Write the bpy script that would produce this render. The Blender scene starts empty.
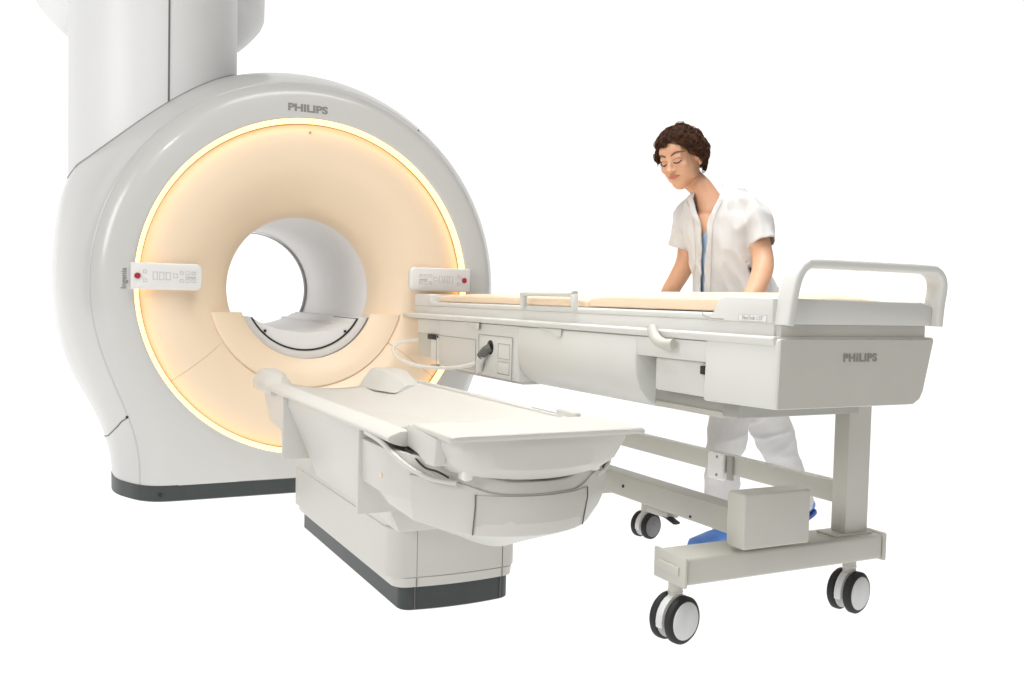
import bpy, bmesh, math, random
from mathutils import Vector, Matrix, noise
sc = bpy.context.scene
COL = sc.collection
R = math.radians
PI = math.pi
random.seed(7)

# ------------------------------------------------------------------ camera
cam = bpy.data.cameras.new('camera'); camo = bpy.data.objects.new('camera', cam); COL.objects.link(camo)
cam.sensor_width = 36; cam.lens = 950.92/1024*36; cam.clip_end = 200; cam.clip_start = .05
cols = [[0.8911744656598847, -0.0011926853127139784, -0.4536591774201907], [-0.4530146581295173, 0.05101094807450143, -0.8900424724114783], [0.02420312532743919, 0.9986973819322276, 0.04491935046390272]]
mw = Matrix(cols).to_4x4(); mw.translation = (0, 0, .98)
camo.matrix_world = mw
sc.camera = camo
# ------------------------------------------------------------------ world and lamps
W = bpy.data.worlds.new('World'); sc.world = W; W.use_nodes = True
W.node_tree.nodes['Background'].inputs[0].default_value = (1, .965, .90, 1)
W.node_tree.nodes['Background'].inputs[1].default_value = 0.26
def area(name, loc, target, sx, sy, power, col=(1, 1, 1)):
    l = bpy.data.lights.new(name, 'AREA'); l.shape = 'RECTANGLE'; l.size = sx; l.size_y = sy; l.energy = power; l.color = col
    o = bpy.data.objects.new(name, l); COL.objects.link(o); o.location = loc
    o.rotation_euler = (Vector(target)-Vector(loc)).to_track_quat('-Z', 'Y').to_euler()
    return o
area('side_softbox', (-5.2, 1.0, 3.6), (1.1, 4.0, 1.2), 3.0, 2.6, 190, (1, .99, .97))
oh = area('overhead_softbox', (1.6, 2.5, 4.2), (1.6, 2.51, 0), 2.4, 2.0, 58, (1, .99, .97))
oh.data.spread = R(100)
area('small_glint_softbox', (-.2, 1.0, 3.4), (1.3, 4.6, 1.6), .35, .25, 14)  # small softbox added to make glints on the glossy shell
# unseen lamps added under floor and behind backdrop: whiten the sweep, wash out shadows
area('under_floor_fill', (4, 4, -3), (4, 4, 0), 44, 44, 6000)
area('behind_backdrop_fill', (4, 19, 6), (4, 15, 6), 50, 40, 5900)
sc.view_settings.view_transform = 'Standard'; sc.view_settings.look = 'None'; sc.view_settings.gamma = 1
sc.view_settings.exposure = 0
sc.render.engine = 'CYCLES'
sc.render.resolution_x = 1024; sc.render.resolution_y = 683

# ------------------------------------------------------------------ materials
def mat(name, col, rough=.45, spec=.5, coat=0, metal=0, noise_amt=.03, scale=18, bump=0, bscale=300, emis=None, estr=0, sss=0, col2=None):
    m = bpy.data.materials.new(name); m.use_nodes = True
    nt = m.node_tree; b = nt.nodes['Principled BSDF']
    b.inputs['Roughness'].default_value = rough; b.inputs['Metallic'].default_value = metal
    b.inputs['Specular IOR Level'].default_value = spec
    b.inputs['Coat Weight'].default_value = coat; b.inputs['Coat Roughness'].default_value = .10
    tc = nt.nodes.new('ShaderNodeTexCoord')
    n = nt.nodes.new('ShaderNodeTexNoise'); n.inputs['Scale'].default_value = scale; n.inputs['Detail'].default_value = 5
    nt.links.new(tc.outputs['Object'], n.inputs['Vector'])
    r = nt.nodes.new('ShaderNodeValToRGB')
    c2 = col2 or tuple(c*(1-noise_amt) for c in col)
    r.color_ramp.elements[0].position = .3; r.color_ramp.elements[1].position = .7
    r.color_ramp.elements[0].color = (*c2, 1); r.color_ramp.elements[1].color = (*col, 1)
    nt.links.new(n.outputs['Fac'], r.inputs['Fac']); nt.links.new(r.outputs['Color'], b.inputs['Base Color'])
    mr = nt.nodes.new('ShaderNodeMapRange'); mr.inputs['To Min'].default_value = rough*.9; mr.inputs['To Max'].default_value = min(1, rough*1.15)
    nt.links.new(n.outputs['Fac'], mr.inputs['Value']); nt.links.new(mr.outputs['Result'], b.inputs['Roughness'])
    if bump:
        n2 = nt.nodes.new('ShaderNodeTexNoise'); n2.inputs['Scale'].default_value = bscale; n2.inputs['Detail'].default_value = 4
        nt.links.new(tc.outputs['Object'], n2.inputs['Vector'])
        bp = nt.nodes.new('ShaderNodeBump'); bp.inputs['Strength'].default_value = bump; bp.inputs['Distance'].default_value = .002
        nt.links.new(n2.outputs['Fac'], bp.inputs['Height']); nt.links.new(bp.outputs['Normal'], b.inputs['Normal'])
    if emis:
        b.inputs['Emission Color'].default_value = (*emis, 1); b.inputs['Emission Strength'].default_value = estr
    if sss:
        b.inputs['Subsurface Weight'].default_value = sss; b.inputs['Subsurface Radius'].default_value = (.012, .005, .003)
        b.inputs['Subsurface Scale'].default_value = 1
    return m
M = {}
M['shell'] = mat('gloss_white_shell', (.60, .60, .585), .32, coat=.40, noise_amt=.015, scale=3)
M['column'] = mat('satin_white_column', (.80, .805, .81), .42, noise_amt=.015, scale=3)
M['plinth'] = mat('dark_grey_plinth', (.040, .050, .050), .42, noise_amt=.15)
M['peach'] = mat('peach_panel', (.88, .715, .53), .42, noise_amt=.02, scale=4)
M['peach_seam'] = mat('peach_seam_shadow', (.56, .40, .26), .7)
M['groove'] = mat('panel_gap', (.16, .16, .155), .8)
M['soft_groove'] = mat('soft_panel_gap', (.36, .36, .35), .8)
M['black'] = mat('black_rubber_seal', (.018, .018, .02), .55)
M['bore'] = mat('bore_liner', (.87, .845, .83), .35, noise_amt=.03, scale=5)
M['tray'] = mat('bore_tray', (.80, .79, .78), .35, noise_amt=.02)
M['light'] = mat('ring_light', (.35, .25, .12), .6, spec=.1, emis=(1, .56, .18), estr=3.8)
M['table'] = mat('table_white', (.60, .59, .555), .40, noise_amt=.015, scale=6, bump=.05)
M['trolley'] = mat('trolley_white', (.68, .68, .65), .42, noise_amt=.015, scale=6, bump=.05)
M['warmgrey'] = mat('trolley_grey_and_front_shade', (.55, .54, .49), .46, noise_amt=.03, scale=10, bump=.12, bscale=500)  # chassis grey; on the front panel it puts shade into white plastic
M['hoodpanel'] = mat('hood_panel_shaded_white', (.555, .54, .50), .42, noise_amt=.02)  # same white plastic as the table, front shade put into the colour
M['inner'] = mat('inner_grey', (.36, .36, .33), .5)
M['mattress'] = mat('peach_vinyl', (.86, .68, .50), .5, noise_amt=.05, scale=12, bump=.15, bscale=120)
M['print'] = mat('grey_print', (.25, .25, .235), .5)
M['faint'] = mat('faint_grey_print', (.52, .53, .52), .5)
M['red'] = mat('red_button', (.40, .02, .035), .35)
M['hub'] = mat('caster_hub_grey', (.70, .71, .71), .4, noise_amt=.06)
M['hubdark'] = mat('dark_caster_hub', (.22, .22, .22), .45, noise_amt=.2, scale=60)  # darker grey hub for the two rear casters
M['tyre'] = mat('caster_tyre', (.016, .015, .016), .6, noise_amt=.3, scale=60)
M['plug'] = mat('grey_plug', (.13, .13, .12), .5)
M['metal'] = mat('brushed_steel', (.5, .48, .45), .35, metal=1)
M['cable'] = mat('white_cable', (.74, .73, .70), .4)
M['skin'] = mat('skin', (.72, .41, .26), .5, noise_amt=.10, scale=14, bump=.1, bscale=260, sss=.15)
M['crease'] = mat('skin_crease_shade', (.34, .15, .09), .7)  # shade of lid fold and nostril put into the skin colour
M['lip'] = mat('lips', (.52, .17, .13), .42)
M['brow'] = mat('eyebrow_hair', (.16, .08, .05), .8)
M['lash'] = mat('eyelash_line', (.06, .032, .024), .6)
M['hair'] = mat('dark_brown_hair', (.10, .042, .021), .6, spec=.2, noise_amt=.7, scale=60)
M['tunic'] = mat('white_cotton', (.70, .70, .70), .85, spec=.2, noise_amt=.03, scale=30, bump=.3, bscale=700)
M['trouser'] = mat('white_trouser_cotton', (.70, .69, .685), .88, spec=.2, noise_amt=.04, scale=30, bump=.3, bscale=700)
M['stitch'] = mat('stitched_edge', (.52, .52, .52), .9)
M['undershirt'] = mat('pale_blue_jersey', (.42, .57, .78), .85, spec=.2)
M['shoe'] = mat('blue_clog', (.115, .29, .78), .5, noise_amt=.12, scale=30)
M['sole'] = mat('blue_clog_sole', (.045, .12, .42), .6)

def sweep_mat(name, tr, rf):
    m = bpy.data.materials.new(name); m.use_nodes = True; nt = m.node_tree; nt.nodes.clear()
    o = nt.nodes.new('ShaderNodeOutputMaterial'); a = nt.nodes.new('ShaderNodeAddShader')
    d = nt.nodes.new('ShaderNodeBsdfDiffuse'); d.inputs['Color'].default_value = (rf, rf, rf, 1)
    t = nt.nodes.new('ShaderNodeBsdfTranslucent'); t.inputs['Color'].default_value = (tr, tr, tr, 1)
    nt.links.new(d.outputs[0], a.inputs[0]); nt.links.new(t.outputs[0], a.inputs[1]); nt.links.new(a.outputs[0], o.inputs[0])
    return m
M['floor'] = sweep_mat('translucent_floor', .8, .12)  # made translucent so the added lamps below erase contact shadows
M['backdrop'] = sweep_mat('milky_backdrop', .8, .15)

# ------------------------------------------------------------------ helpers
def mesh_obj(name, bm, m, parent=None, angle=35, smooth=True):
    me = bpy.data.meshes.new(name); bm.normal_update(); bm.to_mesh(me); bm.free()
    me.materials.append(M[m] if isinstance(m, str) else m)
    if smooth:
        me.shade_smooth()
        if angle: me.set_sharp_from_angle(angle=R(angle))
    o = bpy.data.objects.new(name, me); COL.objects.link(o)
    if parent: o.parent = parent; o.matrix_parent_inverse = parent.matrix_world.inverted()
    return o
def thing(name, label, cat, loc=(0, 0, 0), rz=0, group=None):
    o = bpy.data.objects.new(name, None); COL.objects.link(o); o.location = loc; o.rotation_euler = (0, 0, rz)
    o['label'] = label; o['category'] = cat; o.empty_display_size = .1
    if group: o['group'] = group
    bpy.context.view_layer.update()
    return o
def B(): return bmesh.new()
def box(bm, x0, x1, y0, y1, z0, z1, bev=.006, seg=2):
    r = bmesh.ops.create_cube(bm, size=1); vs = r['verts']
    for v in vs: v.co = Vector(((x0+x1)/2+v.co.x*(x1-x0), (y0+y1)/2+v.co.y*(y1-y0), (z0+z1)/2+v.co.z*(z1-z0)))
    if bev:
        es = list({e for v in vs for e in v.link_edges})
        bmesh.ops.bevel(bm, geom=es, offset=bev, segments=seg, affect='EDGES', profile=.5)
    return bm
def loft(bm, rings, close=True, cap=True):
    """rings: lists of equal length of points; joined by quads"""
    vr = [[bm.verts.new(p) for p in r] for r in rings]
    n = len(vr[0])
    for a, b in zip(vr, vr[1:]):
        for i in range(n if close else n-1):
            j = (i+1) % n
            try: bm.faces.new((a[i], a[j], b[j], b[i]))
            except ValueError: pass
    if cap and close:
        bm.faces.new(vr[0][::-1]); bm.faces.new(vr[-1])
    bmesh.ops.recalc_face_normals(bm, faces=bm.faces)
    return vr
def bevel_all(bm, off, seg=2, ang=25):
    es = [e for e in bm.edges if len(e.link_faces) == 2 and e.calc_face_angle(0) > R(ang)]
    bmesh.ops.bevel(bm, geom=es, offset=off, segments=seg, affect='EDGES', profile=.5, clamp_overlap=True)
def extr(pts, axis, a, b):
    """2-D polygon extruded along axis: 'x' pts=(y,z), 'y' pts=(x,z), 'z' pts=(x,y)"""
    f = {'x': lambda p, t: (t, p[0], p[1]), 'y': lambda p, t: (p[0], t, p[1]), 'z': lambda p, t: (p[0], p[1], t)}[axis]
    return [[f(p, a) for p in pts], [f(p, b) for p in pts]]
def smooth_path(pts, n=8, closed=False):
    P = [Vector(p) for p in pts]; out = []
    N = len(P)
    for i in range(N if closed else N-1):
        g = (lambda k: P[k % N]) if closed else (lambda k: P[max(0, min(N-1, k))])
        p0, p1, p2, p3 = g(i-1), g(i), g(i+1), g(i+2)
        for k in range(n):
            t = k/n
            out.append(.5*((2*p1)+(-p0+p2)*t+(2*p0-5*p1+4*p2-p3)*t*t+(-p0+3*p1-3*p2+p3)*t**3))
    if not closed: out.append(P[-1])
    return out
def tube(bm, path, rad, seg=8, closed=False, flat=None, up=(0, 0, 1)):
    """sweep of a circle, or of an ellipse flat=(a,b): a along the side axis, b along the other"""
    path = [Vector(p) for p in path]; rings = []; N = len(path)
    side = None
    for i, p in enumerate(path):
        t = (path[(i+1) % N if closed else min(i+1, N-1)]-path[(i-1) % N if closed else max(i-1, 0)]).normalized()
        if side is None:
            u = Vector(up)
            if abs(t.dot(u)) > .95: u = Vector((0, 1, 0))
            side = t.cross(u).normalized()
        side = (side-t*side.dot(t)).normalized(); o2 = t.cross(side)
        r = rad[i] if isinstance(rad, (list, tuple)) else rad
        a, b = flat if flat else (r, r)
        rings.append([p+side*a*math.cos(2*PI*k/seg)+o2*b*math.sin(2*PI*k/seg) for k in range(seg)])
    if closed: rings.append(rings[0])
    if closed:
        vr = [[bm.verts.new(p) for p in r] for r in rings[:-1]]
        for i in range(len(vr)):
            a, b = vr[i], vr[(i+1) % len(vr)]
            for k in range(seg): bm.faces.new((a[k], a[(k+1) % seg], b[(k+1) % seg], b[k]))
    else: loft(bm, rings)
    return bm
def cyl(bm, p0, p1, r0, r1=None, seg=32, bev=0):
    p0 = Vector(p0); p1 = Vector(p1); r1 = r0 if r1 is None else r1
    d = (p1-p0).normalized(); q = d.to_track_quat('Z', 'Y'); rings = []
    prof = [(0, r0-bev), (bev, r0), (-bev, r1), (0, r1-bev)] if bev else [(0, r0), (-0.0, r1)]
    L = (p1-p0).length
    zs = [0, bev, L-bev, L] if bev else [0, L]
    for z, (_, r) in zip(zs, prof):
        rings.append([p0+q @ Vector((r*math.cos(2*PI*k/seg), r*math.sin(2*PI*k/seg), z)) for k in range(seg)])
    loft(bm, rings); return bm
def lathe(bm, prof, center, seg=96, a0=0, a1=2*PI, axis='y'):
    """prof: (radius, position along the axis)"""
    full = abs(a1-a0-2*PI) < 1e-6; n = seg if full else seg+1
    rings = []
    for r, y in prof:
        ring = []
        for k in range(n):
            a = a0+(a1-a0)*k/seg
            if axis == 'y': ring.append((center[0]+r*math.cos(a), y, center[1]+r*math.sin(a)))
            else: ring.append((center[0]+r*math.cos(a), center[1]+r*math.sin(a), y))
        rings.append(ring)
    loft(bm, rings, close=full, cap=False); return bm
def text(name, s, size, m, parent, loc, rot, bold=.0, sx=1, depth=.0008, spacing=1):
    c = bpy.data.curves.new(name, 'FONT'); c.body = s; c.size = size; c.extrude = depth; c.offset = bold
    c.align_x = 'CENTER'; c.align_y = 'CENTER'; c.space_character = spacing
    o = bpy.data.objects.new(name, c); COL.objects.link(o)
    dg = bpy.context.evaluated_depsgraph_get(); dg.update()
    me = bpy.data.meshes.new_from_object(o.evaluated_get(dg)); bpy.data.objects.remove(o)
    me.materials.clear(); me.materials.append(M[m])
    o = bpy.data.objects.new(name, me); COL.objects.link(o)
    o.matrix_world = Matrix.Translation(loc) @ rot.to_4x4() @ Matrix.Diagonal((sx, 1, 1, 1))
    if parent:
        mw_ = o.matrix_world.copy(); o.parent = parent; o.matrix_parent_inverse = parent.matrix_world.inverted(); o.matrix_basis = mw_
    return o
ROT_FRONT = Matrix.Rotation(R(90), 3, 'X')                       # text facing -y
ROT_LEFT = Matrix.Rotation(R(-90), 3, 'Z') @ Matrix.Rotation(R(90), 3, 'X')   # text facing -x
def lerp_table(t, y):
    for (a, ra), (b, rb) in zip(t, t[1:]):
        if y <= b: return ra+(rb-ra)*(y-a)/(b-a)
    return t[-1][1]

# ------------------------------------------------------------------ studio sweep
def struct(name, bm, m):
    o = mesh_obj(name, bm, m, smooth=True, angle=60); o['kind'] = 'structure'; return o
bm = B(); vs = [bm.verts.new(p) for p in ((-4.6, -7, 0), (24, -7, 0), (24, 12, 0), (-4.6, 12, 0))]; bm.faces.new(vs)
struct('floor', bm, 'floor')
bm = B(); prof = [(12.0, 0.002)]+[(12+3*math.sin(a), 3-3*math.cos(a)) for a in [R(10*i) for i in range(1, 10)]]+[(15, 14)]
loft(bm, [[(-3.4, y, z), (28, y, z)] for y, z in prof], close=False, cap=False)
struct('backdrop', bm, 'backdrop')

# ------------------------------------------------------------------ the scanner
CX, CZ = 1.245, 1.01
scan = thing('mri_scanner', 'large glossy white ring-shaped MRI scanner with a glowing yellow ring light and peach face', 'scanner', (CX, 5.3, 0))
SHELL_KEYS = [  # y, R, base half width, how much of the base block
    (4.612, .814, .0, 0), (4.602, .822, .0, 0), (4.600, .834, .50, .3), (4.600, .875, .62, 1), (4.603, .91, .67, 1), (4.612, .945, .715, 1), (4.632, .972, .75, 1), (4.662, .996, .78, 1),
    (4.668, 1.000, .785, 1), (4.70, 1.018, .805, 1), (4.75, 1.042, .828, 1), (4.82, 1.070, .856, 1), (4.9, 1.093, .872, 1), (5.0, 1.113, .876, 1), (5.12, 1.130, .862, 1), (5.3, 1.140, .81, 1), (5.55, 1.136, .74, 1),
    (5.8, 1.12, .72, 1), (5.98, 1.085, .70, 1), (6.1, 1.03, .66, 1), (6.17, .95, .60, 1), (6.2, .86, .5, 1), (6.2, .60, .3, .3), (6.2, .40, 0, 0), (6.17, .382, 0, 0)]
def refine(keys, n=4):
    out = []
    for i in range(len(keys)-1):
        g = lambda k: keys[max(0, min(len(keys)-1, k))]
        for k in range(n):
            t = k/n; out.append(tuple(.5*((2*p1)+(-p0+p2)*t+(2*p0-5*p1+4*p2-p3)*t*t+(-p0+3*p1-3*p2+p3)*t**3) for p0, p1, p2, p3 in zip(g(i-1), g(i), g(i+1), g(i+2))))
    out.append(keys[-1]); return out
SHELL = SHELL_KEYS[:3]+refine(SHELL_KEYS[3:8], 3)+refine(SHELL_KEYS[8:22], 3)+SHELL_KEYS[22:]
NF = 3+len(refine(SHELL_KEYS[3:8], 3))
def smax(a, b, k):
    h = max(k-abs(a-b), 0)/k
    return max(a, b)+h*h*k*.25
def shell_r(th, Rr, b, w, y):
    c, s = math.cos(th), math.sin(th)
    r = Rr
    bump = .05*math.exp(-((math.degrees(th) % 360-152)/14)**2)
    if y > 4.75: r += bump*min(1, (y-4.75)/.35)
    if s < 0 and w > 0:
        side = min(b/max(abs(c), 1e-4), 1.5)
        r2 = smax(r, side, .20) if side > r*.8 else r
        r = r+(r2-r)*w
    return r
def shell_xz(th, Rr, b, w, y):
    r = shell_r(th, Rr, b, w, y); x = r*math.cos(th); z = CZ+r*math.sin(th)
    if z < .076: z = .076
    return CX+x, z
def shell_mesh(rows, seg=300):
    bm = B(); rings = []
    for (y, Rr, b, w) in rows:
        rings.append([(q[0], y, q[1]) for q in (shell_xz(2*PI*k/seg, Rr, b, w, y) for k in range(seg))])
    loft(bm, rings, cap=False); return bm
mesh_obj('front_cover', shell_mesh(SHELL[:NF]), 'shell', scan, angle=60)
mesh_obj('side_cover', shell_mesh([(4.670, .985, .77, 1)]+[(4.6685, .999, .784, 1)]+SHELL[NF+1:]), 'shell', scan, angle=60)
mesh_obj('seam_gap', shell_mesh([(4.655, .986, .770, 1), (4.680, .992, .774, 1)]), 'groove', scan, angle=60)
# plinth: plan outline follows the base block
bm = B(); pl = []
rows = [(y, b) for (y, _, b, w) in SHELL if w == 1 and b > .6 and y < 6.2]
left = [(CX-b-.004, y) for y, b in rows]; right = [(CX+b+.004, y) for y, b in rows]
plan = left+right[::-1]
loft(bm, [[(CX+(x-CX)*k, 5.4+(y-5.4)*k, z) for x, y in plan] for z, k in ((0, .985), (.006, .999), (.078, 1.0), (.079, .99))])
mesh_obj('base_plinth', bm, 'plinth', scan, angle=40)
# light ring
bm = B(); lathe(bm, [(.820, 4.606), (.815, 4.6045), (.804, 4.613), (.798, 4.630)], (CX, CZ), 160)
mesh_obj('ring_light', bm, 'light', scan, angle=80)
bm = B(); lathe(bm, [(.799, 4.6375), (.7965, 4.634), (.794, 4.6375)], (CX, CZ), 160); mesh_obj('ring_trim', bm, 'peach_seam', scan, angle=80)
# peach funnel
FUN = [(.803, 4.640), (.795, 4.639), (.775, 4.632), (.74, 4.622), (.70, 4.615), (.66, 4.613), (.60, 4.623), (.55, 4.643), (.50, 4.675), (.46, 4.710), (.425, 4.752), (.40, 4.790), (.385, 4.830), (.376, 4.875), (.3705, 4.93)]
BX, BZ = CX+.012, CZ-.008      # the bore axis sits a little off the ring centre
def shift(rr): t = max(0, min(1, (.56-rr)/.17)); return t*t*(3-2*t)
bm = B(); loft(bm, [[(CX+(BX-CX)*shift(rr)+rr*math.cos(2*PI*k/160), y, CZ+(BZ-CZ)*shift(rr)+rr*math.sin(2*PI*k/160)) for k in range(160)] for rr, y in FUN], cap=False); mesh_obj('face_panel', bm, 'peach', scan, angle=80)
def fun_y(r): return lerp_table([(a, b) for a, b in FUN[::-1]], r)
def on_face(pts, off=.001): return [(CX+r*math.cos(R(a)), fun_y(r)-off, CZ+r*math.sin(R(a))) for r, a in pts]
def face_seam(pts, n=20, rad=.0012):
    path = []
    for (r0, a0), (r1, a1) in zip(pts, pts[1:]):
        for k in range(n): path.append((r0+(r1-r0)*k/n, a0+(a1-a0)*k/n))
    path.append(pts[-1]); bm = B(); tube(bm, on_face(path, .0), rad, 6); return mesh_obj('panel_seam', bm, 'peach_seam', scan)
face_seam([(.794, 214.6), (.70, 214.4), (.60, 214), (.497, 213.2)])
face_seam([(.794, 325.4), (.70, 325.6), (.60, 326), (.497, 326.8)])
face_seam([(.497, 213), (.497, 327)], 90)
bm = B(); cyl(bm, (CX-.02, 4.633, 1.765), (CX-.02, 4.620, 1.765), .006, seg=12)
mesh_obj('laser_slot', bm, 'peach_seam', scan)
# collar: half ring with flat top below the bore
def collar():
    bm = B(); top = .882; n = 72; prof = [(.355, 4.752), (.350, 4.735), (.354, 4.728), (.42, 4.695), (.478, 4.670), (.487, 4.671), (.493, 4.677), (.495, 4.73), (.47, 4.80), (.37, 4.90)]
    rings = []
    for r, y in prof:
        a = math.asin((CZ-top)/r); a0 = PI+a; a1 = 2*PI-a
        rings.append([(CX+(BX-CX)*shift(r)+r*math.cos(a0+(a1-a0)*k/n), y, CZ+(BZ-CZ)*shift(r)*(k not in (0, n))+r*math.sin(a0+(a1-a0)*k/n)) for k in range(n+1)])
    rings = list(map(list, zip(*rings)))
    loft(bm, rings); return bm
mesh_obj('bore_collar', collar(), 'peach', scan, angle=40)
# bore liner
bm = B(); lathe(bm, [(.371, 4.925), (.369, 4.96), (.364, 5.5), (.361, 6.15), (.366, 6.19), (.384, 6.198)], (BX, BZ), 128); mesh_obj('bore_tube', bm, 'bore', scan, angle=80)
bm = B(); lathe(bm, [(.3555, 6.13), (.351, 6.145), (.352, 6.178), (.358, 6.185)], (BX, BZ), 128); mesh_obj('rear_rim', bm, 'print', scan, angle=80)
# crescent tray and patient bed in the bore
def seg_poly(r, ztop, n=48, flat=0):
    a = math.asin((BZ-ztop)/r); a0 = PI+a; a1 = 2*PI-a
    return [(BX+r*math.cos(a0+(a1-a0)*k/n), BZ+r*math.sin(a0+(a1-a0)*k/n)) for k in range(n+1)]
def crescent(ro, ri, zt, y0, y1):
    o_ = seg_poly(ro, zt); i_ = seg_poly(ri, zt)
    bm = B(); loft(bm, extr(o_+i_[::-1], 'y', y0, y1)); return bm
mesh_obj('bore_tray', crescent(.352, .312, .862, 4.775, 6.1), 'tray', scan)
mesh_obj('tray_seal', crescent(.311, .304, .858, 4.772, 5.2), 'black', scan)
mesh_obj('collar_gap', crescent(.3565, .3525, .862, 4.760, 4.80), 'groove', scan)
o_ = seg_poly(.303, .855, 40)
topc = [(o_[-1][0]-(o_[-1][0]-o_[0][0])*t, .855-.075*math.sin(PI*t)**.8) for t in [i/24 for i in range(1, 24)]]
bm = B(); loft(bm, extr(o_+topc, 'y', 4.778, 6.12)); bed = mesh_obj('bore_bed', bm, 'tray', scan, angle=30)
for sx in (-1, 1):
    bm = B(); box(bm, *sorted((BX+sx*.285, BX+sx*.350)), 4.95, 6.15, .858, .858, .004); mesh_obj('bed_rail', bm, 'bore', bed)
    bm = B(); box(bm, *sorted((BX+sx*.20, BX+sx*.25)), 5.0, 6.16, .812, .832, .008); mesh_obj('bed_runner', bm, 'tray', bed)
    bm = B(); box(bm, BX+sx*.205-.006, BX+sx*.205+.006, 4.768, 4.779, .785, .797, .002); mesh_obj('tray_latch', bm, 'black', scan)
# column with flared top
KX, KY, KR = .582, 5.27, .406
bm = B(); lathe(bm, [(KR, 1.45), (KR, 2.8)], (KX, KY), 128, axis='z')
colm = mesh_obj('service_column', bm, 'column', scan, angle=80)
bm = B(); lathe(bm, [(.001, 2.375), (.450, 2.375), (.468, 2.380), (.50, 2.408), (.53, 2.438), (.56, 2.472), (.585, 2.505), (.602, 2.545), (.606, 2.8)], (.625, 5.75), 128, axis='z')
mesh_obj('ceiling_shroud', bm, 'column', colm, angle=80)
def rtab(y): return lerp_table([(r[0], r[1]) for r in SHELL], y)
pts = []
for i in range(0, 361, 3):
    a = R(i); x = KX+KR*math.cos(a); y = KY+KR*math.sin(a)
    lo, hi = 1.2, 2.4
    for _ in range(30):
        z = (lo+hi)/2; th = math.atan2(z-CZ, x-CX); d = math.hypot(x-CX, z-CZ)
        if d < shell_r(th, rtab(y), 0, 0, y): lo = z
        else: hi = z
    pts.append((x, y, z))
bm = B(); tube(bm, pts[:-1], .0045, 6, closed=True); mesh_obj('column_seam', bm, 'soft_groove', scan)
ang = math.atan2(-1, .045)   # where the seam faces the camera
sx_, sy_ = KX+KR*math.cos(ang), KY+KR*math.sin(ang)
zb = min(pts, key=lambda p: (p[0]-sx_)**2+(p[1]-sy_)**2)[2]
bm = B(); tube(bm, [(sx_, sy_, zb), (sx_, sy_, 2.78)], .0045, 6)
mesh_obj('door_gap', bm, 'groove', colm)
# seams on the shell sides
def shell_pt(th, y, off=0):
    (y0, r0, b0, w0), (y1, r1, b1, w1) = [(p, q) for p, q in zip(SHELL, SHELL[1:]) if p[0] <= y <= q[0] and q[0] > p[0]][0]
    t = (y-y0)/(y1-y0); r = shell_r(th, r0+(r1-r0)*t, b0+(b1-b0)*t, 1, y)+off
    return (CX+r*math.cos(th), y, CZ+r*math.sin(th))
for s in (1, -1):
    for (a0, a1) in ((217.5, 217.5),):
        bm = B(); tube(bm, [shell_pt(R(a if s > 0 else 540-a), y, .0012) for a, y in [(216.5, 4.675), (216.8, 4.72), (217.5, 4.76), (218.3, 4.83), (219, 4.9), (219.5, 5.0), (220, 5.1), (220.3, 5.2), (220.5, 5.4)]], .003, 6)
        mesh_obj('side_seam', bm, 'groove', scan)
    a = R(216.3 if s > 0 else 540-216.3)
    p = Vector(shell_pt(a, 4.672)); bm = B(); bmesh.ops.create_icosphere(bm, subdivisions=2, radius=.007, matrix=Matrix.Translation(p)); mesh_obj('cover_screw', bm, 'black', scan)
a = R(56); p = Vector(shell_pt(a, 4.672)); bm = B(); box(bm, p.x-.003, p.x+.003, p.y-.006, p.y+.006, p.z-.010, p.z+.003, .001); mesh_obj('cover_clip', bm, 'black', scan)
bm = B(); cyl(bm, (CX-.70, 4.62, .035), (CX-.70, 4.600, .035), .008, seg=12); mesh_obj('plinth_screw', bm, 'black', scan)
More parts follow.
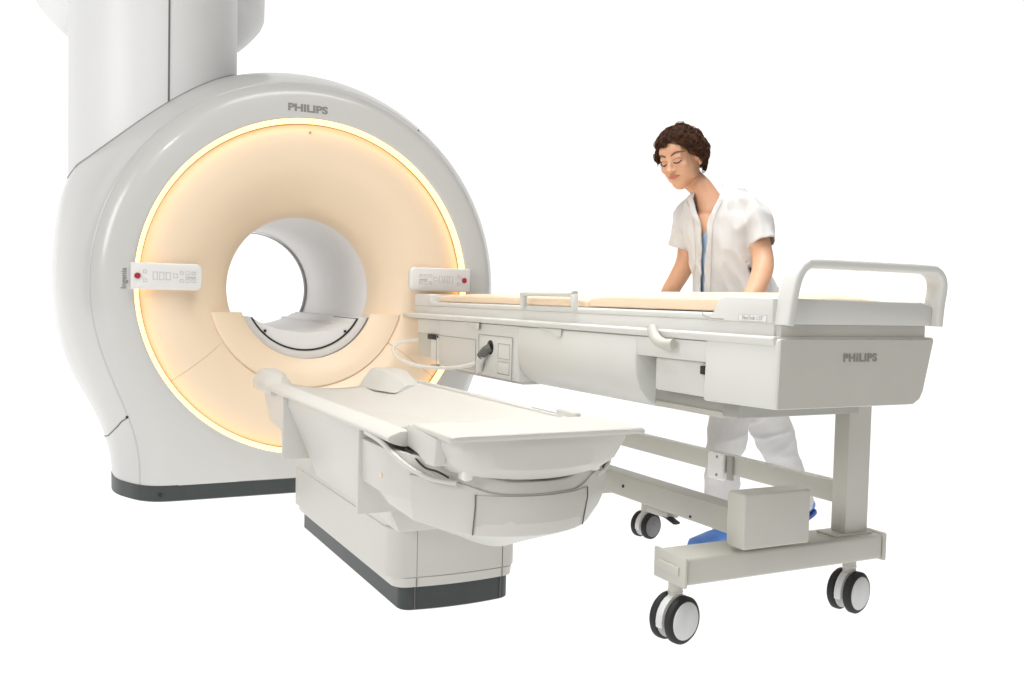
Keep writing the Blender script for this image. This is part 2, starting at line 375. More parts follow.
# control panels
def control(sgn):
    xo, xi = (.409, .716) if sgn < 0 else (2.072, 1.738)
    z0, z1 = (.982, 1.104) if sgn < 0 else (1.008, 1.130)
    xa, xb = min(xo, xi), max(xo, xi); r = .028
    pts = []
    n = 6
    # rounded towards the bore, square at the ring
    cs = [(xb, z0), (xb, z1), (xa, z1), (xa, z0)]
    for i, (x, z) in enumerate(cs):
        rr = r if x == xi else .003
        dx = -1 if x == xb else 1; dz = 1 if z == z0 else -1
        c = (x+dx*rr, z+dz*rr)
        a0 = {(-1, 1): -90, (-1, -1): 0, (1, -1): 90, (1, 1): 180}[(dx, dz)]
        for k in range(n+1):
            a = R(a0+90*k/n); pts.append((c[0]+rr*math.cos(a), c[1]+rr*math.sin(a)))
    cx, cz = (xa+xb)/2, (z0+z1)/2
    sc_ = lambda k, y: [(cx+(x-cx)*(1-k/((xb-xa)/2)), y, cz+(z-cz)*(1-k/((z1-z0)/2))) for x, z in pts]
    bm = B(); loft(bm, [sc_(.004, 4.606), sc_(0, 4.600), sc_(0, 4.570), sc_(.002, 4.564), sc_(.007, 4.561)])
    pan = mesh_obj('control_panel', bm, 'tray', scan, angle=50)
    f = 4.5605
    bx = .436 if sgn < 0 else 2.035; bz = cz
    bm = B(); cyl(bm, (bx, f+.002, bz), (bx, f-.008, bz), .0135, seg=24, bev=.003); mesh_obj('stop_button', bm, 'red', pan)
    def ln(p, m='faint', w=.0013):
        bm = B(); tube(bm, [(x, f-.0002, z) for x, z in p], w, 4, closed=True); mesh_obj('key_outline', bm, m, pan)
    s = 1 if sgn < 0 else -1; X = lambda t: bx+s*t
    def rc(xc, zc, w, h, **k):
        ln([(X(xc)-w/2, zc-h/2), (X(xc)+w/2, zc-h/2), (X(xc)+w/2, zc+h/2), (X(xc)-w/2, zc+h/2)], **k)
    for dx in (.032,):
        for dz in (-.02, .02): rc(dx, cz+dz, .014, .014)
    for i in range(3): rc(.075+i*.028, cz+.002, .018, .034)
    rc(.162, cz+.004, .018, .018)
    rc(.215, cz+.018, .018, .012); rc(.242, cz+.018, .018, .012); rc(.215, cz-.018, .018, .012); rc(.242, cz-.018, .018, .012); rc(.189, cz+.018, .014, .012); rc(.189, cz-.018, .014, .012)
    bm = B(); box(bm, X(.229)-.022, X(.229)+.022, f-.0012, f+.001, cz-.006, cz+.002, .0004); mesh_obj('display', bm, 'faint', pan)
control(-1); control(1)
text('brand_lettering', 'PHILIPS', .047, 'print', scan, (1.206, 4.6, 1.873), ROT_FRONT, bold=.0022, sx=1.30, depth=.001)
t_ = text('model_lettering', 'Ingenia', .034, 'print', scan, (.383, 4.599, 1.03), ROT_FRONT @ Matrix.Rotation(R(90), 3, 'Z'), bold=.0004)

# ------------------------------------------------------------------ patient table (docking pedestal)
TX = 1.208
tab = thing('patient_table', 'low white docking table with a curved cradle top on a narrow pedestal before the scanner', 'table', (TX, 3.2, 0))
def rect_plan(x0, x1, y0, y1, r, n=6, bulge=0):
    pts = []
    for (cx, cy, a0) in ((x0+r, y0+r, 180), (x1-r, y0+r, 270), (x1-r, y1-r, 0), (x0+r, y1-r, 90)):
        for k in range(n+1):
            a = R(a0+90*k/n); pts.append((cx+r*math.cos(a), cy+r*math.sin(a)))
    # add front bulge
    out = []
    for i, (x, y) in enumerate(pts):
        if y < y0+r+.001: y -= bulge*max(0, 1-((x-(x0+x1)/2)/((x1-x0)/2))**2)
        out.append((x, y))
        if i == n:
            for t in range(1, 8):
                xx = x0+r+(x1-x0-2*r)*t/8; out.append((xx, y0-bulge*(1-((xx-(x0+x1)/2)/((x1-x0)/2))**2)))
    return out
def plan_loft(bm, x0, x1, y0, y1, r, zs, bulge=.02):
    loft(bm, [[(x, y, z) for x, y in rect_plan(x0-g, x1+g, y0-g, y1+g, r+g, bulge=bulge)] for z, g in zs]); return bm
mesh_obj('base_plinth', plan_loft(B(), 1.032, 1.412, 2.745, 3.93, .035, [(0, -.006), (.004, 0), (.076, 0), (.077, -.01)]), 'plinth', tab)
mesh_obj('pedestal_skirt', plan_loft(B(), 1.010, 1.422, 2.735, 3.93, .04, [(.076, -.008), (.079, 0), (.108, .004), (.110, -.002)]), 'table', tab)
mesh_obj('pedestal_panel', plan_loft(B(), 0.992, 1.430, 2.735, 3.92, .045, [(.109, 0), (.112, .003), (.262, .003), (.266, -.001)]), 'table', tab)
mesh_obj('pedestal_top', plan_loft(B(), 0.992, 1.430, 2.742, 3.92, .05, [(.265, -.002), (.269, .002), (.40, .002), (.52, .0)]), 'table', tab)
for x in (1.075, 1.372):
    yf = 2.735-.02*(1-((x-1.215)/.21)**2)
    bm = B(); tube(bm, [(x, yf+.009, .004), (x, yf+.009, .074)], .0016, 4); tube(bm, [(x, yf-.004, .079), (x, yf-.004, .108)], .0016, 4); tube(bm, [(x, yf-.0035, .112), (x, yf-.0035, .262)], .0016, 4)
    mesh_obj('pedestal_seam', bm, 'groove', tab)
# tapering body under the cradle, rear part
def sect(y, xw, zt, xn, zb):   # cross-section: wide at top, narrow at the bottom
    return [(TX-xw, y, zt), (TX-xw, y, zt-.03), (TX-xn, y, zb), (TX+xn, y, zb), (TX+xw, y, zt-.03), (TX+xw, y, zt), (TX+xw-.03, y, zt), (TX+xw-.06, y, zt-.05), (TX+.14, y, min(.45, zt)), (TX-.14, y, min(.45, zt)), (TX-xw+.06, y, zt-.05), (TX-xw+.03, y, zt)]
bm = B(); loft(bm, [sect(3.57, .318, .585, .235, .345), sect(3.62, .320, .585, .255, .365), sect(4.02, .322, .585, .30, .445)]); bevel_all(bm, .006)
mesh_obj('rear_side_panel', bm, 'table', tab)
bm = B(); loft(bm, [sect(2.67, .335, .585, .212, .268), sect(3.565, .335, .585, .212, .268)]); bevel_all(bm, .006); mesh_obj('side_panel', bm, 'table', tab)
for s in (-1, 1):
    for y, zb in ((3.565, .352), (2.645, .340)):
        bm = B(); pts = [(TX+s*.352, .585), (TX+s*.352, zb), (TX+s*.205, zb-.0), (TX+s*.205, .43), (TX+s*.30, .585)]
        loft(bm, extr(pts, 'y', y, y+.018)); bevel_all(bm, .004); mesh_obj('side_fin', bm, 'table', tab)
# side rails
for s in (-1, 1):
    bm = B(); pts = [(.0, .0), (.012, -.004), (.03, 0), (.05, .014), (.062, .034), (.066, .056), (.058, .068), (.03, .07), (.0, .066)]
    # profile in (out, up)
    pr = [(TX+s*(.284+o*1.02), .576+u*(.62-.22*max(0, o-.02)/.045)) for o, u in pts]
    bm = B(); y0, y1 = 2.40, 4.06
    loft(bm, [[(x, y, z) for x, z in pr] for y in (y0, y1)]); bevel_all(bm, .003, 2, 60)
    mesh_obj('side_rail', bm, 'table', tab, angle=40)
# rear horns
for s in (-1, 1):
    xo, xi = (.862, .985) if s < 0 else (1.512, 1.345)
    def hs(y, h, t):
        xi2 = xi+s*t
        return [(xi2-s*.02, y, .57), (xo, y, .57), (xo, y, .59+h*.5), (xo-s*.030, y, .607+h), (xi2+s*.035, y, .607+h), (xi2, y, .582+h*.5)]
    y0 = 3.86 if s < 0 else 3.84
    bm = B(); loft(bm, [hs(y0-.06, .0, .05), hs(y0+.03, .030, .02), hs(y0+.08, .046, .005), hs(y0+.24, .050, 0), hs(y0+.27, .044, 0)]); bevel_all(bm, .010, 3, 20)
    mesh_obj('rear_horn', bm, 'table', tab, angle=50)
# cradle surface: hollow at the back, flattening to the wing at the head
def top_z(u, y):    # u -1..1 across
    t = min(1, max(0, (y-2.12)/.55)); d = .074*(t*t*(3-2*t))
    rim = .615+.025*max(0, min(1, (2.50-y)/.12)); d = .122*min(1, max(0, (y-2.42)/.50))**.8; d *= 1-.62*max(0, (y-3.3)/.77); return rim-d*(1-abs(u)**2.1)
rows_ = []
for i in range(49):
    y = 2.122+(4.07-2.122)*(i/48)**1.2
    hw = .286+.006*(1 if y < 2.36 else max(0, 1-(y-2.36)/.05))
    if i == 0: hw -= .006
    rows_.append([(TX+hw*u, y, top_z(u, y)-(.004 if i == 0 else 0)-(.004 if abs(u) == 1 else 0)) for u in [-1+2*k/36 for k in range(37)]])
bm = B(); loft(bm, rows_, close=False, cap=False)
ct = mesh_obj('cradle_top', bm, 'table', tab, angle=50)
m_ = ct.modifiers.new('thickness', 'SOLIDIFY'); m_.thickness = .014; m_.offset = -1 if ct.data.polygons[0].normal.z > 0 else 1
bm = B(); box(bm, TX+.290, TX+.312, 2.50, 2.62, .600, .634, .004); mesh_obj('rail_end_cap', bm, 'table', tab)
bm = B(); box(bm, TX+.296, TX+.310, 2.632, 2.80, .596, .618, .002); mesh_obj('lock_slot', bm, 'inner', tab)
# apron under the head wing
def arc_plan(hw, yf, yb, bow, n=14, ch=.05):
    pts = [(TX-hw, yb), (TX-hw, yf+ch)]
    for k in range(n+1):
        u = -1+2*k/n; pts.append((TX+(hw-ch*.8)*u, yf-bow*(1-u*u)))
    pts += [(TX+hw, yf+ch), (TX+hw, yb)]
    return pts
bm = B()
lv = [(.628, arc_plan(.282, 2.150, 2.44, .016)), (.60, arc_plan(.278, 2.155, 2.44, .020)), (.560, arc_plan(.262, 2.172, 2.44, .030)), (.530, arc_plan(.232, 2.205, 2.44, .034))]
loft(bm, [[(x, y, z-(.022*(1-((x-TX)/.25)**2) if z < .57 else 0)) for x, y in p] for z, p in lv]); bevel_all(bm, .005, 2, 40)
mesh_obj('head_apron', bm, 'table', tab)
bm = B(); box(bm, TX-.213, TX-.185, 2.205, 2.25, .508, .55, .008); mesh_obj('latch_block', bm, 'tray', tab)
bm = B(); box(bm, TX+.185, TX+.213, 2.225, 2.27, .508, .55, .008); mesh_obj('latch_block', bm, 'tray', tab)
for s in (-1, 1):
    if s > 0: continue
    bm = B(); loft(bm, extr([(2.405, .575), (2.41, .634), (2.33, .632), (2.20, .622), (2.215, .55), (2.27, .548), (2.33, .567)], 'x', *sorted((TX+s*.262, TX+s*.293)))); bevel_all(bm, .004)
    mesh_obj('wing_bracket', bm, 'table', tab)
# hood
def hood_plan(hw, yf, yb, fw, bow, n=12):
    pts = [(TX-hw, yb), (TX-hw, yf+.25), (TX-hw*.90-.0, yf+.14)]
    for k in range(n+1):
        u = -1+2*k/n; pts.append((TX+fw*u, yf+.055-(.055+bow)*(1-abs(u)**2.0)))
    pts += [(TX+hw*.90, yf+.14), (TX+hw, yf+.25), (TX+hw, yb)]
    return pts
def hood_ring(z, hw, yf, fw, bow, side_z=0, yb=2.66): return [(x, y, z+side_z*min(1, max(0, (abs(x-TX)-fw*.6)/.13))) for x, y in hood_plan(hw, yf, yb, fw, bow)]
def zside(x, y): return .355+.10*max(0, min(1, (y-2.24)/.42))+.0*x
top_ = hood_ring(.502, .342, 2.205, .20, .035, .062); mid_ = hood_ring(.44, .340, 2.197, .205, .035, .0)
low_ = [(x, y, zside(x, y)) for x, y, z in hood_ring(.352, .322, 2.215, .202, .03)]
lo2_ = [(x, y+.02, zside(x, y)-.016) for x, y, z in hood_ring(.33, .300, 2.235, .192, .028)]
kee_ = [(x, y, .292+.09*max(0, (y-2.30)/.4)) for x, y, z in hood_ring(.292, .10, 2.34, .085, .02, yb=2.745)]
kee_ = [(x-.045, y, z) for x, y, z in kee_]
bm = B(); loft(bm, [top_, mid_, low_, lo2_, kee_])
bevel_all(bm, .006, 2, 22); mesh_obj('front_hood', bm, 'table', tab, angle=30)
# centre panel of the hood, between the two seams
def strip(ring, k, off): return [(x, y-off, z) for x, y, z in ring if abs(x-TX) < .172*k]
bm = B(); loft(bm, [strip(hood_ring(.466, .3405, 2.199, .2045, .035), 1, .0012), strip(hood_ring(.44, .340, 2.197, .205, .035), 1, .0012), strip([(x, y, .362) for x, y, z in low_], 1, .0012)], close=False, cap=False); mesh_obj('hood_centre_panel', bm, 'hoodpanel', tab, angle=40)
# upper band of the hood (between apron and hood)
bm = B(); loft(bm, [hood_ring(.555, .300, 2.225, .188, .035, .0), hood_ring(.507, .325, 2.213, .197, .035, .03)]); mesh_obj('hood_upper_band', bm, 'table', tab, angle=30)
bm = B(); hr = hood_ring(.4705, .3435, 2.200, .2055, .0355, .04)[2:-2]; tube(bm, smooth_path(hr, 3), .0014, 6); mesh_obj('hood_seam', bm, 'soft_groove', tab)
for s in (-1, 1):
    e_ = [strip(q, 1, .003)[0 if s < 0 else -1] for q in (hood_ring(.468, .3405, 2.199, .2045, .035), hood_ring(.44, .340, 2.197, .205, .035), [(x, y, .358) for x, y, z in low_])]
    bm = B(); tube(bm, e_, .0018, 5)
    mesh_obj('hood_seam', bm, 'groove', tab)
    bm = B(); tube(bm, smooth_path([(TX+s*.345, 2.60, .588), (TX+s*.345, 2.47, .580), (TX+s*.338, 2.40, .560), (TX+s*.318, 2.345, .535), (TX+s*.275, 2.29, .508), (TX+s*.215, 2.245, .498)], 5), .007, 8)
    mesh_obj('hood_arm', bm, 'table', tab)
    bm = B(); cyl(bm, (TX+s*.338, 2.47, .487), (TX+s*.3445, 2.47, .487), .007, seg=12); mesh_obj('hood_pin', bm, 'mattress', tab)
    bm = B(); tube(bm, smooth_path([(TX+s*.300, 2.42, .573), (TX+s*.298, 2.36, .562), (TX+s*.285, 2.30, .535), (TX+s*.26, 2.27, .527), (TX+s*.235, 2.25, .512)], 5), .0028, 6); mesh_obj('wing_gap', bm, 'black', tab)
# ------------------------------------------------------------------ trolley
trol = thing('transport_trolley', 'long white and grey patient trolley with a loop push handle on black-tyred casters', 'trolley', (2.03, 2.4, 0))
TL, TR_ = 1.72, 2.30
def P2(pts, axis, a, b, m, name, parent=trol, bev=.005, ang=25, seg=2, sa=35):
    bm = B(); loft(bm, extr(pts, axis, a, b)); 
    if bev: bevel_all(bm, bev, seg, ang)
    return mesh_obj(name, bm, m, parent, angle=sa)
# near cover with the front panel
def near(g): return [(1.722-g*0, .708), (1.727, .8935), (2.302, .8935), (2.266, .745), (2.253, .722), (2.228, .708)]
bm = B(); npl = near(0)
loft(bm, [[(x, 1.868, z) for x, z in npl], [(x, 1.884, z) for x, z in [(a-.004 if a < 2 else a, b) for a, b in npl]], [(x-.004 if x < 2 else x, 2.165, z if z > .8 else z-.006) for x, z in npl]])
bevel_all(bm, .010, 3, 25); front = mesh_obj('end_cover', bm, 'trolley', trol)
bm = B(); loft(bm, extr([(x-(x-2)*.012, z-(z-.8)*.03) for x, z in npl], 'y', 1.8665, 1.871)); mesh_obj('front_panel', bm, 'warmgrey', trol)  # white plastic like the cover, its front shade put into the colour
text('brand_lettering', 'PHILIPS', .030, 'print', trol, (2.012, 1.8655, .842), ROT_FRONT, bold=.0008, sx=1.18, spacing=1.12)
# lower edge of the near cover towards the bay
# bulge cover
def bulge(k):
    return [(1.722+k, .872), (1.716+k, .80), (1.720+k, .745), (1.737+k, .700), (1.77+k, .664), (1.815+k, .643), (2.20, .643), (2.27, .70), (2.29, .872)]
P2(bulge(0), 'y', 2.505, 3.325, 'trolley', 'side_cover', bev=.006, sa=50)
# thin middle beam behind everything
P2([(1.80, .655), (1.80, .872), (2.27, .872), (2.27, .655)], 'y', 2.10, 2.52, 'inner', 'bay_lining')
P2([(1.745, .708), (1.745, .812), (1.81, .812), (1.81, .708)], 'y', 2.19, 2.435, 'trolley', 'bay_box', bev=.008)
P2([(1.796, .648), (1.796, .666), (2.24, .666), (2.24, .648)], 'y', 2.17, 2.50, 'warmgrey', 'bay_floor', bev=.003)
P2([(1.725, .812), (1.722, .872), (2.28, .872), (2.28, .812)], 'y', 2.15, 2.52, 'trolley', 'upper_side_panel', bev=.003)
bm = B(); box(bm, 1.733, 1.748, 2.178, 2.20, .775, .80, .003); mesh_obj('bay_latch', bm, 'black', trol)
# far body
P2([(1.728, .872), (1.728, .662), (1.745, .648), (2.25, .648), (2.28, .70), (2.28, .872)], 'y', 3.33, 4.145, 'trolley', 'far_cover', bev=.005)
P2([(1.745, .872), (1.745, .80), (2.27, .80), (2.27, .872)], 'y', 4.147, 4.47, 'trolley', 'end_block', bev=.004)
P2([(1.745, .80), (1.745, .685), (2.25, .685), (2.25, .80)], 'y', 4.14, 4.46, 'warmgrey', 'connector_housing', bev=.004)
bm = B(); box(bm, 1.736, 1.75, 4.16, 4.27, .675, .785, .004); mesh_obj('connector_plate', bm, 'trolley', trol)
bm = B(); box(bm, 1.733, 1.76, 4.20, 4.31, .775, .799, .003); mesh_obj('connector_plug', bm, 'black', trol)
P2([(1.75, .64), (1.75, .652), (2.22, .652), (2.22, .64)], 'y', 3.33, 4.30, 'warmgrey', 'under_tray', bev=.002)
# socket panel
bm = B(); box(bm, 1.7215, 1.73, 3.375, 3.69, .652, .825, .004); sock = mesh_obj('socket_panel', bm, 'trolley', trol)
def rim(y0, y1, z0, z1, parent, name='panel_recess', m='soft_groove', w=.0016, x=1.7212):
    bm = B(); tube(bm, [(x, y0, z0), (x, y1, z0), (x, y1, z1), (x, y0, z1)], w, 4, closed=True); return mesh_obj(name, bm, m, parent)
rim(3.375, 3.69, .652, .825, sock); rim(3.395, 3.50, .735, .795, sock); rim(3.395, 3.50, .672, .722, sock)
bm = B(); box(bm, 1.719, 1.7225, 3.397, 3.498, .675, .72, .001); mesh_obj('socket_flap', bm, 'trolley', sock)
rim(3.72, 4.16, .655, .80, trol, 'panel_recess')
bm = B(); cyl(bm, (1.7225, 3.575, .775), (1.7195, 3.575, .775), .030, seg=24); mesh_obj('socket_hole', bm, 'black', sock)
bm = B(); tube(bm, smooth_path([(1.722, 3.57, .775), (1.705, 3.585, .762), (1.695, 3.61, .735)], 4), .019, 12); mesh_obj('plug', bm, 'plug', sock)
bm = B(); tube(bm, smooth_path([(1.697, 3.60, .742), (1.70, 3.63, .71), (1.712, 3.66, .675)], 4), .017, 12); mesh_obj('plug_sleeve', bm, 'trolley', sock)
bm = B(); tube(bm, smooth_path([(1.712, 3.70, .700), (1.700, 3.76, .685), (1.685, 3.90, .665), (1.665, 4.08, .652), (1.645, 4.30, .655), (1.635, 4.47, .680), (1.65, 4.56, .715), (1.70, 4.55, .75), (1.77, 4.47, .765)], 10), .0085, 10)
mesh_obj('cable', bm, 'cable', trol)
# ledge rail
bm = B(); loft(bm, [[(1.718, y, .874), (1.712, y, .893), (1.718, y, .8985), (2.310, y, .8985), (2.316, y, .893), (2.310, y, .874)] for y in (1.880, 4.42)]+[[(1.735, 4.66, .876), (1.733, 4.66, .891), (1.74, 4.66, .895), (2.28, 4.66, .895), (2.285, 4.66, .891), (2.28, 4.66, .876)]])
bevel_all(bm, .003); mesh_obj('side_ledge', bm, 'trolley', trol)
bm = B(); box(bm, 1.738, 2.29, 1.905, 4.50, .896, .935, .004); mesh_obj('deck_riser', bm, 'trolley', trol)
bm = B(); box(bm, 1.745, 2.285, 1.885, 1.91, .8945, .93, .002); mesh_obj('end_recess', bm, 'warmgrey', trol)
for y in (3.73, 3.03):
    bm = B(); loft(bm, [[(1.712, y+.12, .873), (1.712, y, .873), (1.712, y-.06, .873), (1.724, y+.0, .873)], [(1.722, y+.04, .862), (1.715, y-.02, .846), (1.716, y-.05, .846), (1.726, y-.02, .846)]]); mesh_obj('gusset', bm, 'trolley', trol)
bm = B(); tube(bm, smooth_path([(1.70, 2.395, .902), (1.692, 2.365, .872), (1.69, 2.32, .857), (1.70, 2.285, .857)], 5), .017, 14); mesh_obj('hook', bm, 'warmgrey', trol)
# deck
def deck_side(y0, y1, zt, name, x0=1.735):
    bm = B(); box(bm, x0, 2.293, y0, y1, .934, zt, .007, 3); return mesh_obj(name, bm, 'trolley', trol)
deck_side(2.135, 4.30, .955, 'deck')
deck_side(4.28, 4.495, .993, 'deck_end_block')
bm = B(); loft(bm, extr([(1.905, .932), (1.905, .998), (2.105, 1.001), (2.128, .993), (2.14, .965), (2.165, .940), (2.17, .932)], 'x', 1.732, 1.762)); bevel_all(bm, .004); mesh_obj('deck_shoulder', bm, 'trolley', trol)
bm = B(); loft(bm, extr([(1.905, .932), (1.905, .998), (2.105, 1.001), (2.128, .993), (2.14, .965), (2.165, .940), (2.17, .932)], 'x', 2.268, 2.298)); bevel_all(bm, .004); mesh_obj('deck_shoulder', bm, 'trolley', trol)
bm = B(); box(bm, 1.75, 2.28, 1.92, 2.18, .934, .955, .005); mesh_obj('deck_floor', bm, 'trolley', trol)
bm = B(); tube(bm, [(1.7315, 2.10, .9375), (1.7315, 2.155, .9385), (1.7315, 2.19, .945), (1.7315, 2.20, .962)], .0015, 5); mesh_obj('deck_seam', bm, 'soft_groove', trol)
lab = B(); box(lab, 1.7308, 1.7325, 1.925, 2.035, .9345-.0, .953, .0005); lab = mesh_obj('name_plate', lab, 'tray', trol)
rim(1.925, 2.035, .935, .9525, lab, 'plate_border', 'faint', .0007, x=1.7306)
text('model_lettering', 'FlexTrak 1.5T', .0145, 'faint', lab, (1.7302, 1.98, .944), ROT_LEFT, bold=.0002)
# side grip on the deck
bm = B(); tube(bm, smooth_path([(1.732, 3.305, .945), (1.730, 3.305, .975), (1.729, 3.298, 1.0), (1.729, 3.28, 1.003), (1.729, 2.945, 1.003), (1.729, 2.92, 1.002), (1.730, 2.913, .975), (1.732, 2.913, .945)], 4), .014, 12, flat=(.015, .012)); mesh_obj('side_grip', bm, 'trolley', trol)
bm = B(); tube(bm, smooth_path([(2.292, 3.305, .945), (2.292, 3.305, .975), (2.292, 3.298, 1.0), (2.292, 3.28, 1.003), (2.292, 2.945, 1.003), (2.292, 2.92, 1.002), (2.292, 2.913, .975), (2.292, 2.913, .945)], 4), .014, 12, flat=(.015, .012)); mesh_obj('side_grip', bm, 'trolley', trol)
# push handle: a flat loop
def sweep_rect(path, hw, hd):   # path in xz plane, rectangle hw in-plane, hd along y
    bm = B(); rings = []
    P = [Vector(p) for p in path]
    for i, p in enumerate(P):
        t = (P[min(i+1, len(P)-1)]-P[max(i-1, 0)]).normalized(); nn = Vector((t.z, 0, -t.x)); yy = Vector((0, 1, 0))
        r = .008; ring = []
        for (sx, sy, a0) in ((1, 1, 0), (-1, 1, 90), (-1, -1, 180), (1, -1, 270)):
            for k in range(4):
                a = R(a0+30*k); ring.append(p+nn*(sx*(hw-r)+r*math.cos(a))+yy*(sy*(hd-r)+r*math.sin(a)))
        rings.append(ring)
    loft(bm, rings); return bm
hp = smooth_path([(1.752, 1.885, .928), (1.760, 1.884, .985), (1.772, 1.883, 1.04), (1.786, 1.882, 1.070), (1.805, 1.88, 1.086), (1.835, 1.88, 1.091), (2.05, 1.88, 1.0915), (2.255, 1.88, 1.091), (2.290, 1.88, 1.086), (2.312, 1.88, 1.069), (2.322, 1.882, 1.04), (2.316, 1.884, .985), (2.312, 1.885, .930)], 6)
mesh_obj('push_handle', sweep_rect(hp, .0125, .030), 'trolley', trol, angle=40)
bm = B(); loft(bm, [[(1.768, y, .930), (1.775, y, z), (1.80, y, z+.006), (2.27, y, z+.002), (2.303, y, z-.008), (2.303, y, .930)] for y, z in ((1.878, .993), (1.92, .993))]); bevel_all(bm, .006); mesh_obj('head_board', bm, 'trolley', trol)
for x in (1.775, 2.275):
    bm = B(); cyl(bm, (x, 1.893, .931), (x, 1.893, .925), .005, seg=10); mesh_obj('handle_bolt', bm, 'black', trol)
# chassis
bm = B(); box(bm, 2.300, 2.397, 2.165, 2.227, .262, .715, .004); mesh_obj('post', bm, 'warmgrey', trol)
bm = B(); box(bm, 2.250, 2.41, 2.155, 2.24, .255, .264, .003); mesh_obj('post_foot', bm, 'warmgrey', trol)
bm = B(); box(bm, 1.658, 2.43, 2.13, 2.27, .180, .258, .010, 3); mesh_obj('cross_bar', bm, 'warmgrey', trol)
for s, x in ((-1, 1.658), (1, 2.43)):
    xs = sorted((x+s*.001, x+s*.012)); bm = B(); box(bm, xs[0]-(0 if s > 0 else .0), xs[1], 2.124, 2.276, .174, .264, .006); cap_ = mesh_obj('bar_end_cap', bm, 'warmgrey', trol)
    xs = sorted((x+s*.01, x+s*.018)); bm = B(); box(bm, xs[0], xs[1], 2.15, 2.25, .205, .232, .004); mesh_obj('bumper', bm, 'warmgrey', cap_)
bm = B(); box(bm, 1.832, 2.086, 2.10, 2.178, .272, .434, .007, 3); mesh_obj('battery_box', bm, 'warmgrey', trol)
bm = B(); box(bm, 1.905, 1.985, 2.16, 3.98, .277, .358, .008); lb = mesh_obj('lower_beam', bm, 'warmgrey', trol)
for y, z, r in ((2.83, .318, .006), (2.44, .292, .0045)):
    bm = B(); cyl(bm, (1.906, y, z), (1.902, y, z), r, seg=12); mesh_obj('beam_screw', bm, 'black', lb)
bm = B(); box(bm, 2.318, 2.36, 2.20, 3.98, .348, .418, .005); ub = mesh_obj('upper_beam', bm, 'warmgrey', trol)
bm = B(); box(bm, 2.293, 2.316, 2.76, 2.85, .322, .422, .010, 3); cl = mesh_obj('beam_clamp', bm, 'tray', trol)
for z in (.41, .342):
    bm = B(); cyl(bm, (2.295, 2.79, z), (2.290, 2.79, z), .005, seg=10); mesh_obj('clamp_screw', bm, 'print', cl)
bm = B(); box(bm, 2.303, 2.318, 2.72, 2.748, .33, .42, .003); mesh_obj('beam_bracket', bm, 'inner', trol)
bm = B(); box(bm, 1.88, 2.35, 3.9, 3.97, .20, .352, .006); mesh_obj('rear_bar', bm, 'warmgrey', trol)
bm = B(); box(bm, 1.985, 2.315, 3.205, 3.265, .206, .236, .005); mesh_obj('rear_cross_bar', bm, 'warmgrey', trol)
bm = B(); box(bm, 1.94, 2.0, 3.205, 3.265, .205, .285, .004); mesh_obj('bar_riser', bm, 'warmgrey', trol)
# brake pedal
bm = B(); box(bm, 1.915, 1.965, 2.58, 2.70, .252, .278, .004); mesh_obj('pedal_arm', bm, 'warmgrey', trol)
bm = B(); tube(bm, [(1.93, 2.60, .258), (1.928, 2.57, .252), (1.925, 2.54, .247)], .008, 8, flat=(.016, .006)); mesh_obj('brake_pedal', bm, 'black', trol)
def caster(px, py, ztop, r, ang, hubm, first=False):
    """px,py: wheel contact centre; axis direction ang in plan; parts are children of one caster part"""
    ax = Vector((math.cos(ang), math.sin(ang), 0)); c = Vector((px, py, r))
    bm = B(); cyl(bm, (px, py, r*1.2), (px, py, ztop), .021, seg=20, bev=.002)
    cas = mesh_obj('caster', bm, 'warmgrey', trol)
    bm = B(); cyl(bm, (px, py, ztop-.038), (px, py, ztop-.034), .0225, seg=20); mesh_obj('swivel_ring', bm, 'metal', cas)
    side = Vector((-ax.y, ax.x, 0))
    # wheel housing between the wheels
    bm = B(); rings = []
    hp_ = [(math.cos(R(a))*r*1.02, math.sin(R(a))*r*1.02) for a in range(-15, 196, 15)]
    loft(bm, [[c+side*a+Vector((0, 0, b))+ax*t for a, b in hp_] for t in (-.012, .012)]); bevel_all(bm, .003)
    mesh_obj('wheel_housing', bm, 'hub', cas)
    for s in (-1, 1):
        m0 = c+ax*s*.014; m1 = c+ax*s*.042
        bm = B(); cyl(bm, m0, m1, r, seg=40, bev=.007); w = mesh_obj('tyre', bm, 'tyre', cas, angle=60)
        bm = B(); cyl(bm, m1-ax*s*.004, m1+ax*s*.0035, r*.80, seg=40, bev=.003); mesh_obj('hub_cap', bm, hubm, cas, angle=60)
        bm = B(); cyl(bm, m0+ax*s*.002, m0-ax*s*.002, r*.88, seg=32); mesh_obj('wheel_disc', bm, 'hub', cas)
    return cas
A_ = math.atan2(-.975, .22)
caster(1.672, 2.20, .182, .069, A_, 'hub'); caster(2.362, 2.20, .182, .0665, A_, 'hub')
caster(2.295, 3.235, .21, .054, A_, 'hubdark'); caster(1.95, 3.93, .205, .054, A_, 'hubdark')
bpy.context.view_layer.update()

